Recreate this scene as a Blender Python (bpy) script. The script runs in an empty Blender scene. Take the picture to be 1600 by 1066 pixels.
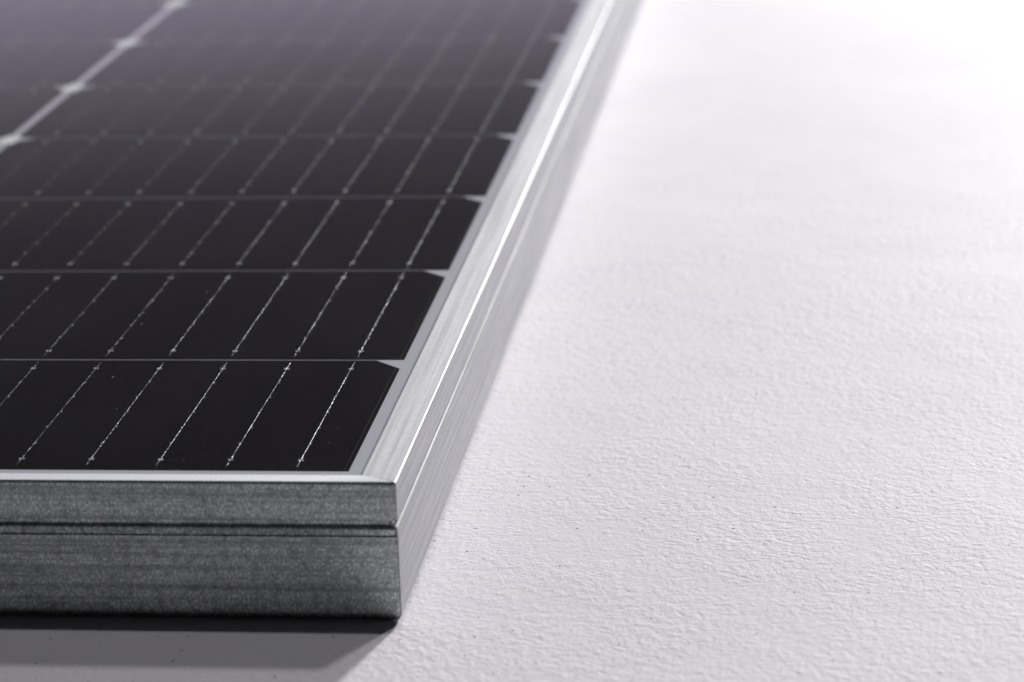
import bpy, bmesh, math, random
from mathutils import Matrix, Vector

random.seed(7)
MM = 0.001
scene = bpy.context.scene
C = scene.collection

# ------------------------------------------------------------------ camera
# solved from the cell rows, busbars and frame edges (world origin: the panel's
# near right corner on the ground, X right, Y away, Z up; metres)
YAW, PITCH, ROLL = -0.120091, 0.286130, -0.033191
CAM = Vector((0.108010, -0.660033, 0.265135))
fw = Vector((math.sin(YAW) * math.cos(PITCH), math.cos(YAW) * math.cos(PITCH), -math.sin(PITCH)))
r0 = Vector((math.cos(YAW), -math.sin(YAW), 0.0))
u0 = r0.cross(fw)
rt = math.cos(ROLL) * r0 + math.sin(ROLL) * u0
up = -math.sin(ROLL) * r0 + math.cos(ROLL) * u0
cd = bpy.data.cameras.new('camera')
cd.sensor_width = 36.0
cd.lens = 4733.0 * 36.0 / 1600.0
cd.clip_start = 0.01
cd.clip_end = 100.0
cd.dof.use_dof = True
cd.dof.focus_distance = 0.772
cd.dof.aperture_fstop = 16.0
cd.dof.aperture_blades = 0
cam = bpy.data.objects.new('camera', cd)
C.objects.link(cam)
cam.matrix_world = Matrix(((rt.x, up.x, -fw.x, CAM.x), (rt.y, up.y, -fw.y, CAM.y),
                           (rt.z, up.z, -fw.z, CAM.z), (0, 0, 0, 1)))
scene.camera = cam

# ------------------------------------------------------------------ world, lamps, exposure
world = bpy.data.worlds.new('World')
scene.world = world
world.use_nodes = True
bg = world.node_tree.nodes['Background']
bg.inputs['Color'].default_value = (0.92, 0.93, 1.0, 1)
bg.inputs['Strength'].default_value = 0.012


def area(name, az, el, dist, size, power, col=(1, 1, 1), target=(0.05, 0.25, 0.0), size_y=None):
    """studio lamp; az in degrees clockwise from +Y (away from the camera), el above the floor"""
    a, e = math.radians(az), math.radians(el)
    d = Vector((math.sin(a) * math.cos(e), math.cos(a) * math.cos(e), math.sin(e)))
    ld = bpy.data.lights.new(name, 'AREA')
    if size_y:
        ld.shape = 'RECTANGLE'
        ld.size, ld.size_y = size, size_y
    else:
        ld.shape = 'DISK'
        ld.size = size
    ld.energy = power
    ld.color = col
    o = bpy.data.objects.new(name, ld)
    C.objects.link(o)
    o.location = Vector(target) + d * dist
    o.rotation_euler = (-d).to_track_quat('-Z', 'Y').to_euler()
    return o


area('key_lamp', 14, 22, 5.0, 0.38, 294)
area('middle_lamp', 27, 50, 4.0, 0.30, 40)
area('top_lamp', 5, 83, 3.0, 0.15, 13)
area('back_softbox', -22, 5.6, 3.4, 3.3, 5.4, (0.90, 0.87, 1.0), size_y=0.62)

vs = scene.view_settings
vs.view_transform = 'Standard'
vs.look = 'None'
vs.exposure = 0.0
vs.gamma = 1.0
vs.use_curve_mapping = False
scene.cycles.use_denoising = True
scene.cycles.max_bounces = 8
scene.cycles.transparent_max_bounces = 12
scene.cycles.sample_clamp_indirect = 6.0


# ------------------------------------------------------------------ material helpers
class NT:
    def __init__(self, name):
        self.m = bpy.data.materials.new(name)
        self.m.use_nodes = True
        self.t = self.m.node_tree
        self.t.nodes.clear()
        self.out = self.t.nodes.new('ShaderNodeOutputMaterial')

    def n(self, kind, **kw):
        nd = self.t.nodes.new('ShaderNode' + kind)
        for k, v in kw.items():
            setattr(nd, k, v)
        return nd

    def put(self, sock, v):
        if isinstance(v, bpy.types.NodeSocket):
            self.t.links.new(v, sock)
        else:
            sock.default_value = v

    def math(self, op, a, b=0.0, c=None, clamp=False):
        nd = self.n('Math', operation=op, use_clamp=clamp)
        self.put(nd.inputs[0], a)
        self.put(nd.inputs[1], b)
        if c is not None:
            self.put(nd.inputs[2], c)
        return nd.outputs[0]

    def ramp(self, fac, lo, hi, a=0.0, b=1.0, smooth=True):
        nd = self.n('MapRange', interpolation_type='SMOOTHSTEP' if smooth else 'LINEAR')
        self.put(nd.inputs['Value'], fac)
        for k, v in zip(('From Min', 'From Max', 'To Min', 'To Max'), (lo, hi, a, b)):
            self.put(nd.inputs[k], v)
        return nd.outputs['Result']

    def mix(self, fac, a, b):
        nd = self.n('Mix', data_type='RGBA')
        self.put(nd.inputs['Factor'], fac)
        self.put(nd.inputs['A'], a)
        self.put(nd.inputs['B'], b)
        return nd.outputs['Result']

    def coord(self, scale=(1, 1, 1)):
        tc = self.n('TexCoord')
        mp = self.n('Mapping')
        mp.inputs['Scale'].default_value = scale
        self.t.links.new(tc.outputs['Object'], mp.inputs['Vector'])
        return mp.outputs['Vector']

    def noise(self, vec, scale, detail=3.0, rough=0.5, dist=0.0):
        nd = self.n('TexNoise')
        self.put(nd.inputs['Vector'], vec)
        nd.inputs['Scale'].default_value = scale
        nd.inputs['Detail'].default_value = detail
        nd.inputs['Roughness'].default_value = rough
        nd.inputs['Distortion'].default_value = dist
        return nd.outputs['Fac']

    def voro(self, vec, scale, rnd=1.0, dims='3D'):
        nd = self.n('TexVoronoi', voronoi_dimensions=dims)
        self.put(nd.inputs['Vector'], vec)
        nd.inputs['Scale'].default_value = scale
        nd.inputs['Randomness'].default_value = rnd
        return nd

    def bump(self, h, strength, dist, normal=None):
        nd = self.n('Bump')
        nd.inputs['Strength'].default_value = strength
        nd.inputs['Distance'].default_value = dist
        self.put(nd.inputs['Height'], h)
        if normal is not None:
            self.put(nd.inputs['Normal'], normal)
        return nd.outputs['Normal']

    def pbr(self, **kw):
        nd = self.n('BsdfPrincipled')
        for k, v in kw.items():
            self.put(nd.inputs[k.replace('_', ' ')], v)
        return nd.outputs['BSDF']

    def done(self, shader):
        self.t.links.new(shader, self.out.inputs['Surface'])
        return self.m


def speck(nt, vec, scale, radius, share, dims='2D'):
    """small round marks: a random share of voronoi cells carries one"""
    v = nt.voro(vec, scale, 1.0, dims)
    sep = nt.n('SeparateColor')
    nt.put(sep.inputs[0], v.outputs['Color'])
    pick = nt.math('LESS_THAN', sep.outputs[0], share)
    size = nt.math('MULTIPLY_ADD', sep.outputs[1], radius * 0.8, radius * 0.45)
    d = nt.math('SUBTRACT', 1.0, nt.math('DIVIDE', v.outputs['Distance'], size), clamp=True)
    return nt.math('MULTIPLY', nt.ramp(d, 0.0, 0.5), pick)


# ------------------------------------------------------------------ materials
def mat_ground():
    t = NT('white_plaster')
    v = t.coord()
    big = t.ramp(t.noise(v, 7.0, 3.0, 0.55), 0.3, 0.7)
    mid = t.noise(v, 330.0, 3.0, 0.55, 0.4)
    fine = t.noise(v, 640.0, 3.0, 0.55, 0.3)
    crease = t.n('TexNoise', noise_type='RIDGED_MULTIFRACTAL')
    t.put(crease.inputs['Vector'], v)
    crease.inputs['Scale'].default_value = 110.0
    crease.inputs['Detail'].default_value = 2.0
    patch = t.ramp(t.noise(v, 26.0, 2.0, 0.5), 0.33, 0.60, 0.62, 1.0)
    h = t.math('MULTIPLY', t.math('ADD', t.math('MULTIPLY', mid, 1.0), t.math('MULTIPLY', fine, 0.7)), patch)
    h = t.math('SUBTRACT', h, t.math('MULTIPLY', crease.outputs['Fac'], 0.05))
    pin = speck(t, v, 120.0, 0.045, 0.32)
    pin2 = speck(t, v, 300.0, 0.055, 0.34)
    pits = t.math('MAXIMUM', pin, pin2)
    h = t.math('SUBTRACT', h, t.math('MULTIPLY', pits, 0.5))
    nrm = t.bump(h, 0.75, 0.00056)
    c = t.mix(big, (0.730, 0.700, 0.760, 1), (0.790, 0.762, 0.806, 1))
    c = t.mix(t.math('MULTIPLY', t.ramp(t.noise(v, 60, 3, 0.6), 0.45, 0.75), 0.22), c, (0.66, 0.635, 0.70, 1))
    c = t.mix(t.math('MULTIPLY', t.ramp(t.noise(v, 38.0, 3.0, 0.55), 0.48, 0.68), 0.45), c, (0.795, 0.750, 0.772, 1))
    c = t.mix(t.math('MULTIPLY', pits, 0.97), c, (0.05, 0.06, 0.07, 1))
    return t.done(t.pbr(Base_Color=c, Roughness=0.66, Specular_IOR_Level=0.2, Normal=nrm))


def mat_alu(name, axis, etched):
    """mill-finish aluminium; axis = extrusion direction, etched = mottled by weather"""
    t = NT(name)
    st = [1.0, 1.0, 1.0]
    st[axis] = 0.012
    streak = t.noise(t.coord(tuple(st)), 2400.0, 3.0, 0.6)
    st[axis] = 0.014
    lines = t.noise(t.coord(tuple(st)), 700.0, 4.0, 0.65)
    v = t.coord()
    cloud = t.noise(v, 48.0, 4.0, 0.6)
    grain = t.noise(t.coord((1, 1, 0.7)), 1900.0, 3.0, 0.65)
    blot = t.noise(v, 420.0, 5.0, 0.70)
    dents = speck(t, v, 110.0, 0.04, 0.35, '3D')
    if etched:
        base = t.mix(t.ramp(cloud, 0.35, 0.65), (0.40, 0.425, 0.42, 1), (0.45, 0.48, 0.475, 1))
        c = t.mix(t.math('MULTIPLY', t.ramp(t.math('MULTIPLY_ADD', cloud, 0.14, grain), 0.53, 0.70), 0.85), base, (0.93, 0.97, 0.97, 1))
        c = t.mix(t.math('MULTIPLY', t.ramp(blot, 0.46, 0.66), 0.60), c, (0.20, 0.21, 0.205, 1))
        c = t.mix(t.math('MULTIPLY', t.ramp(streak, 0.52, 0.70), 0.45), c, (0.19, 0.20, 0.195, 1))
        # drawn bands from the extrusion die
        band = t.noise(t.coord((0.008, 1.0, 1.0)), 420.0, 3.0, 0.6)
        c = t.mix(t.math('MULTIPLY', t.ramp(band, 0.47, 0.64), 0.60), c, (0.21, 0.22, 0.215, 1))
        # paler lip top: the light it catches from behind, painted into the metal
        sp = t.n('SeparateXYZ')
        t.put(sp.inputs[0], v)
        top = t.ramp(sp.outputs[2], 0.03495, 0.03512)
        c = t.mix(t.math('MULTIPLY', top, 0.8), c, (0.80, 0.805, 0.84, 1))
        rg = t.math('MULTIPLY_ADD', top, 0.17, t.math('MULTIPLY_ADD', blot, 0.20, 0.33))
        h = t.math('ADD', t.math('MULTIPLY', streak, 0.35), t.math('MULTIPLY', grain, 0.9))
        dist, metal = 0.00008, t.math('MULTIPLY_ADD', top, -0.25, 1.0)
    else:
        c = t.mix(t.ramp(lines, 0.32, 0.68), (0.455, 0.455, 0.477, 1), (0.64, 0.64, 0.665, 1))
        c = t.mix(t.math('MULTIPLY', t.ramp(blot, 0.42, 0.68), 0.40), c, (0.42, 0.42, 0.44, 1))
        rg = t.math('MULTIPLY_ADD', blot, 0.16, 0.46)
        h = t.math('ADD', t.math('MULTIPLY', streak, 0.5), t.math('MULTIPLY_ADD', blot, 1.2, t.math('MULTIPLY', grain, 0.9)))
        dist, metal = 0.00009, 0.80
    c = t.mix(t.math('MULTIPLY', dents, 0.75), c, (0.10, 0.10, 0.11, 1))
    nrm = t.bump(t.math('SUBTRACT', h, dents), 0.35, dist)
    return t.done(t.pbr(Base_Color=c, Metallic=metal, Roughness=rg, Normal=nrm))


def mat_cell():
    t = NT('black_silicon')
    tc = t.n('TexCoord')
    s = t.n('SeparateXYZ')
    t.put(s.inputs[0], tc.outputs['Object'])
    # printed contact fingers across the cell, 1.1 mm apart
    ph = t.math('FRACT', t.math('MULTIPLY', s.outputs[1], 1.0 / 0.0011))
    fing = t.math('LESS_THAN', ph, 0.06)
    # thin printed line just inside the short sides
    ax = t.math('ABSOLUTE', s.outputs[0])
    ln = t.math('LESS_THAN', t.math('ABSOLUTE', t.math('SUBTRACT', ax, 0.08985)), 0.00005)
    v = t.coord()
    tint = t.noise(v, 14.0, 2.0, 0.5)
    sp = t.noise(t.coord((0.6, 1.0, 1.0)), 1500.0, 2.0, 0.7)
    c = t.mix(tint, (0.0075, 0.0065, 0.0105, 1), (0.0100, 0.0085, 0.0100, 1))
    c = t.mix(t.math('MULTIPLY', t.ramp(sp, 0.48, 0.75), 0.9), c, (0.030, 0.026, 0.034, 1))
    c = t.mix(t.math('MULTIPLY', fing, 0.8), c, (0.07, 0.068, 0.075, 1))
    c = t.mix(t.math('MULTIPLY', ln, 0.5), c, (0.22, 0.21, 0.20, 1))
    return t.done(t.pbr(Base_Color=c, Roughness=0.6, Specular_IOR_Level=0.0))


def mat_wire():
    t = NT('tinned_copper')
    v = t.coord()
    n1 = t.noise(v, 900.0, 3.0, 0.7)
    n2 = t.noise(v, 260.0, 2.0, 0.6)
    c = t.mix(t.ramp(n1, 0.48, 0.62), (0.018, 0.018, 0.020, 1), (0.20, 0.20, 0.21, 1))
    gl = t.n('BsdfGlossy')
    t.put(gl.inputs['Color'], c)
    gl.inputs['Roughness'].default_value = 0.34
    t.put(gl.inputs['Normal'], t.bump(t.math('ADD', n1, n2), 0.30, 0.00008))
    return t.done(gl.outputs[0])


def mat_solder():
    t = NT('solder')
    n = t.noise(t.coord(), 1500.0, 2.0, 0.6)
    c = t.mix(n, (0.75, 0.75, 0.78, 1), (0.95, 0.95, 0.97, 1))
    return t.done(t.pbr(Base_Color=c, Metallic=0.6, Roughness=0.42, Normal=t.bump(n, 0.6, 0.0001)))


def mat_tape():
    t = NT('white_tape')
    n = t.noise(t.coord(), 500.0, 2.0, 0.6)
    c = t.mix(n, (0.90, 0.90, 0.93, 1), (0.95, 0.95, 0.97, 1))
    return t.done(t.pbr(Base_Color=c, Roughness=0.5))


def mat_backsheet():
    t = NT('white_backsheet')
    v = t.coord()
    g = t.noise(v, 1400.0, 3.0, 0.6)
    c = t.mix(g, (0.50, 0.485, 0.57, 1), (0.60, 0.58, 0.67, 1))
    return t.done(t.pbr(Base_Color=c, Roughness=0.6, Specular_IOR_Level=0.3))


def mat_glass():
    t = NT('coated_solar_glass')
    geo = t.n('NewGeometry')
    dt = t.n('VectorMath', operation='DOT_PRODUCT')
    t.put(dt.inputs[0], geo.outputs['Incoming'])
    t.put(dt.inputs[1], geo.outputs['Normal'])
    k = t.math('SUBTRACT', 1.0, t.math('ABSOLUTE', dt.outputs['Value']), clamp=True)
    f = t.math('MULTIPLY_ADD', t.math('POWER', k, 5.0), 0.80, 0.02)
    v = t.coord()
    stip = t.noise(v, 1300.0, 2.0, 0.6)
    nrm = t.bump(stip, 0.12, 0.00006)
    gl = t.n('BsdfGlossy')
    gl.inputs['Roughness'].default_value = 0.17
    gl.inputs['Color'].default_value = (0.96, 0.90, 1.0, 1)
    t.put(gl.inputs['Normal'], nrm)
    tr = t.n('BsdfTransparent')
    tr.inputs['Color'].default_value = (0.965, 0.97, 0.97, 1)
    m1 = t.n('MixShader')
    t.put(m1.inputs[0], f)
    t.t.links.new(tr.outputs[0], m1.inputs[1])
    t.t.links.new(gl.outputs[0], m1.inputs[2])
    # dust lying on the glass
    dust = speck(t, v, 420.0, 0.09, 0.035)
    dust2 = speck(t, v, 150.0, 0.035, 0.05)
    lint = t.coord((1.0, 0.22, 1.0))
    dust3 = speck(t, lint, 260.0, 0.05, 0.02)
    d = t.math('MULTIPLY', t.math('MAXIMUM', t.math('MAXIMUM', dust, dust2), dust3), 0.32)
    smear = t.ramp(t.noise(t.coord((1.0, 0.55, 1.0)), 22.0, 4.0, 0.6, 0.6), 0.40, 0.75, 0.001, 0.008)
    d = t.math('ADD', d, smear)
    df = t.n('BsdfDiffuse')
    df.inputs['Color'].default_value = (0.7, 0.68, 0.68, 1)
    m2 = t.n('MixShader')
    t.put(m2.inputs[0], d)
    t.t.links.new(m1.outputs[0], m2.inputs[1])
    t.t.links.new(df.outputs[0], m2.inputs[2])
    return t.done(m2.outputs[0])


def mat_clear():
    t = NT('clear_glass_body')
    tr = t.n('BsdfTransparent')
    tr.inputs['Color'].default_value = (0.99, 0.995, 0.99, 1)
    return t.done(tr.outputs[0])


M_GROUND = mat_ground()
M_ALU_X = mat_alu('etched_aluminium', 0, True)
M_ALU_Y = mat_alu('brushed_aluminium', 1, False)
M_CELL = mat_cell()
M_WIRE = mat_wire()
M_BACK = mat_backsheet()
M_SOLDER = mat_solder()
M_TAPE = mat_tape()
M_GLASS = mat_glass()
M_CLEAR = mat_clear()


# ------------------------------------------------------------------ mesh helpers
def link(name, me, parent=None, loc=(0, 0, 0)):
    o = bpy.data.objects.new(name, me)
    C.objects.link(o)
    o.location = loc
    if parent:
        o.parent = parent
    return o


def mesh(name, verts, faces, mats, smooth_angle=None):
    me = bpy.data.meshes.new(name)
    me.from_pydata(verts, [], faces)
    bm = bmesh.new()
    bm.from_mesh(me)
    bmesh.ops.recalc_face_normals(bm, faces=bm.faces)
    bm.to_mesh(me)
    bm.free()
    for m in mats:
        me.materials.append(m)
    if smooth_angle:
        me.polygons.foreach_set('use_smooth', [True] * len(me.polygons))
        me.set_sharp_from_angle(angle=math.radians(smooth_angle))
    return me


def slab(name, outline, z0, z1, mats):
    n = len(outline)
    v = [(x, y, z0) for x, y in outline] + [(x, y, z1) for x, y in outline]
    f = [tuple(range(n))[::-1], tuple(range(n, 2 * n))]
    f += [(i, (i + 1) % n, n + (i + 1) % n, n + i) for i in range(n)]
    return mesh(name, v, f, mats)


# ------------------------------------------------------------------ ground
g = mesh('ground', [(-4, -3, 0), (4, -3, 0), (4, 6, 0), (-4, 6, 0)], [(0, 1, 2, 3)], [M_GROUND])
ground = link('ground', g)
ground['kind'] = 'structure'
ground['label'] = 'white plastered surface under the solar panel'

# ------------------------------------------------------------------ the solar panel
H = 35.17                     # frame height
PITCH_Y, GAP_Y = 91.906, 0.62  # half-cut cells, row pitch and gap
CELL_W, CELL_H = 182.0, PITCH_Y - GAP_Y
GAP_X = 3.0
X_EDGE, Y_EDGE = 13.96, 16.4  # from the frame's outer faces to the first cell
COLS, ROWS, MID = 6, 24, 18.0
W = 2 * X_EDGE + COLS * CELL_W + (COLS - 1) * GAP_X
L = 2 * Y_EDGE + ROWS * PITCH_Y - GAP_Y + MID
Z_CELL = 32.17

panel = bpy.data.objects.new('solar_panel', None)
C.objects.link(panel)
panel.empty_display_size = 0.05
panel['label'] = 'black solar panel with silver aluminium frame lying on the white surface'
panel['category'] = 'solar panel'


def arc(cx, cz, r, a0, a1, n):
    return [(cx + r * math.cos(math.radians(a0 + (a1 - a0) * i / n)),
             cz + r * math.sin(math.radians(a0 + (a1 - a0) * i / n))) for i in range(n + 1)]


def profile(lip, rolled):
    """closed section of the frame extrusion: n = outward (0 = outer face), z = up (mm)"""
    if rolled:      # evenly rounded edge
        p = [(-lip + 0.15, H), (-0.42, H)] + arc(-0.36, H - 0.36, 0.36, 85, 5, 5)
    else:           # steep chamfer
        p = [(-lip + 0.15, H), (-0.36, H), (-0.30, H - 0.03), (-0.12, H - 0.38), (-0.03, H - 0.80)]
    p += [(0.0, H - 1.2), (0.0, 25.9)]
    p += arc(-0.3, 25.75, 0.3, 0, -80, 3)
    p += [(-1.3, 25.45), (-1.35, 23.95)]
    if rolled:
        p += [(-0.46, 24.24), (-0.21, 23.92), (-0.10, 23.35), (0.0, 22.8), (0.0, 3.0)]
    else:
        p += [(-0.46, 23.90), (-0.21, 23.62), (-0.12, 23.3), (-0.45, 21.65), (0.0, 21.45), (0.0, 3.0)]
    p += arc(-1.6, 2.3, 1.6, 0, -75, 6)
    p += [(-2.0, 0.45), (-2.2, 0.05), (-26.0, 0.05), (-26.0, 1.6), (-2.3, 1.6), (-2.3, 27.4), (-lip, 27.4),
          (-lip, 28.7), (-2.6, 28.7), (-2.6, 34.0), (-lip, 34.0), (-lip, H - 0.15)]
    return p


def rail(name, prof, length, place, mat, pull, mitre):
    secs = []
    for s in (0.0, 0.12, 0.45, 0.9):
        k = pull * (1 - min(s / 0.9, 1.0)) ** 2
        secs.append((s, k, 0))
    secs += [(length * f, 0.0, 2) for f in (0.02, 0.1, 0.3, 0.6)]
    for s in (0.9, 0.45, 0.12, 0.0):
        k = pull * (1 - min(s / 0.9, 1.0)) ** 2
        secs.append((s, k, 1))
    n = len(prof)
    v, f = [], []
    for s, k, end in secs:
        for (o, z) in prof:
            oo = o - (k if o > -1.0 else 0.0)
            if end == 0:
                t = -o * mitre + s + 0.04
            elif end == 1:
                t = length + o * mitre - s - 0.04
            else:
                t = s
            v.append(tuple(c * MM for c in place(t, oo, z)))
    for i in range(len(secs) - 1):
        for j in range(n):
            a, b = i * n + j, i * n + (j + 1) % n
            f.append((a, b, b + n, a + n))
    f.append(tuple(range(n))[::-1])
    f.append(tuple(range((len(secs) - 1) * n, len(secs) * n)))
    return link(name, mesh(name, v, f, [mat], 25), panel)


PF, PS = profile(5.0, False), profile(8.87, True)
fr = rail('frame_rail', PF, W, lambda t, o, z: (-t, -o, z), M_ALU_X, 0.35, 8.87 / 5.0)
fr['label'] = 'dark mottled front rail of the aluminium frame'
sr = rail('frame_rail', PS, L, lambda t, o, z: (o, t, z), M_ALU_Y, 0.12, 5.0 / 8.87)
sr['label'] = 'bright brushed right rail of the aluminium frame'
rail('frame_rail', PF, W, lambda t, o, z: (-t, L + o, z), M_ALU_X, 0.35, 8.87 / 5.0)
rail('frame_rail', PS, L, lambda t, o, z: (-W - o, t, z), M_ALU_Y, 0.12, 5.0 / 8.87)

# laminate: backsheet, cells, glass
e = 3.0
box = [(-W + e, e), (-e, e), (-e, L - e), (-W + e, L - e)]
box = [(x * MM, y * MM) for x, y in box]
link('backsheet', slab('backsheet', box, 29.2 * MM, (Z_CELL - 0.06) * MM, [M_BACK]), panel)
gm = slab('glass_cover', box, (Z_CELL + 0.55) * MM, 33.9 * MM, [M_CLEAR, M_GLASS])
for p in gm.polygons:
    if p.normal.z > 0.9:
        p.material_index = 1
link('glass_cover', gm, panel)

CH = 7.4   # cropped corners, on the far side of every half cell
hw, hh = CELL_W / 2, CELL_H / 2
out = [(-hw, -hh), (hw, -hh), (hw, hh - CH), (hw - CH, hh), (-hw + CH, hh), (-hw, hh - CH)]
cell_me = slab('cell', [(x * MM, y * MM) for x, y in out], -0.05 * MM, 0.0, [M_CELL])


def busbar_geo(x0, seed):
    """one busbar: soldered round wire, solder pads and the forked printed ends (cell coordinates, mm)"""
    rnd = random.Random(seed)
    v, f, pad = [], [], []

    def quadbox(cx, cy, w, l, h, dome=0.0):
        b = len(v)
        q = 0.72
        for (sx, sy, z) in ((-1, -1, 0.005), (1, -1, 0.005), (1, 1, 0.005), (-1, 1, 0.005)):
            v.append((cx + sx * w / 2, cy + sy * l / 2, z))
        for (sx, sy) in ((-1, -1), (1, -1), (1, 1), (-1, 1)):
            v.append((cx + sx * w / 2 * q, cy + sy * l / 2 * q, h))
        f.extend([(b + 4, b + 5, b + 6, b + 7)] + [(b + i, b + (i + 1) % 4, b + 4 + (i + 1) % 4, b + 4 + i) for i in range(4)])
        pad.extend([1] * 5)

    def strip(xa, ya, xb, yb, w):
        b = len(v)
        d = Vector((xb - xa, yb - ya)).normalized()
        nx, ny = -d.y * w / 2, d.x * w / 2
        for (x, y) in ((xa + nx, ya + ny), (xa - nx, ya - ny), (xb - nx, yb - ny), (xb + nx, yb + ny)):
            v.append((x, y, 0.012))
        f.append((b, b + 1, b + 2, b + 3))
        pad.append(0)

    y0, y1 = -hh + 3.0, hh - 2.5
    segs, sides = 52, 6
    for i in range(segs + 1):
        y = y0 + (y1 - y0) * i / segs
        r = 0.07 * rnd.uniform(0.85, 1.15)
        flat = 1.0
        if i < 2 or i > segs - 2:
            r *= 0.7
        cx = x0 + rnd.uniform(-0.014, 0.014)
        cz = 0.07 + rnd.uniform(-0.02, 0.02)
        for s in range(sides):
            a = 2 * math.pi * s / sides + math.pi / 6
            v.append((cx + r * math.cos(a), y, cz + r * flat * math.sin(a)))
    for i in range(segs):
        for s in range(sides):
            a = i * sides + s
            b = i * sides + (s + 1) % sides
            f.append((a, b, b + sides, a + sides))
            pad.append(0)
    E0 = 7.91
    for k in range(7):
        y = -hh + E0 + (CELL_H - 2 * E0) * k / 6
        if k in (0, 6):
            for sgn in (-1, 1):
                quadbox(x0 + sgn * rnd.uniform(0.34, 0.48), y, rnd.uniform(0.36, 0.52), rnd.uniform(0.9, 1.4), rnd.uniform(0.10, 0.20))
        else:
            sgn = rnd.choice((-1, 1, 1))
            quadbox(x0 + sgn * 0.26, y + rnd.uniform(-0.3, 0.3), rnd.uniform(0.25, 0.4), rnd.uniform(0.5, 0.8), rnd.uniform(0.06, 0.15))
    for sgn in (-1, 1):
        strip(x0 + sgn * 0.12, -hh + E0 + 0.6, x0 + sgn * 0.42, -hh + 0.6, 0.08)
        strip(x0 + sgn * 0.12, hh - E0 - 0.6, x0 + sgn * 0.42, hh - 0.6, 0.08)
    return v, f, [1 if z else 0 for z in pad[:len(f)]]


PB = 17.33
bus_me = []
allv, allf, allp = [], [], []
for k in range(10):
    v, f, pad = busbar_geo((k - 4.5) * PB, 100 + k)
    v = [tuple(c * MM for c in p) for p in v]
    me = mesh('busbar', v, f, [M_WIRE, M_SOLDER], 40)
    me.polygons.foreach_set('material_index', pad)
    bus_me.append(me)
    b = len(allv)
    allv += v
    allf += [tuple(i + b for i in q) for q in f]
    allp += pad
bus_all = mesh('busbar_rows', allv, allf, [M_WIRE, M_SOLDER], 40)
bus_all.polygons.foreach_set('material_index', allp)
tp = [(-2.9, -6.5), (2.9, -6.5), (2.9, 6.5), (-2.9, 6.5)]
tape_me = slab('fixing_tape', [(x * MM, y * MM) for x, y in tp], 0.02 * MM, 0.09 * MM, [M_TAPE])

for c in range(COLS):
    for r in range(ROWS):
        x = -(X_EDGE + hw + c * (CELL_W + GAP_X))
        y = Y_EDGE + hh + r * PITCH_Y + (MID if r >= ROWS // 2 else 0.0)
        cl = link('cell', cell_me, panel, (x * MM, y * MM, Z_CELL * MM))
        if c < 3 and r < 10:
            for k in range(10):
                link('busbar', bus_me[k], cl)
        else:
            o = link('busbar', bus_all, cl)
            o['kind'] = 'stuff'
        if c < COLS - 1 and r not in (ROWS // 2 - 1, ROWS - 1):
            link('fixing_tape', tape_me, panel, ((x - hw - GAP_X / 2) * MM, (y + hh - 3.2) * MM, Z_CELL * MM))
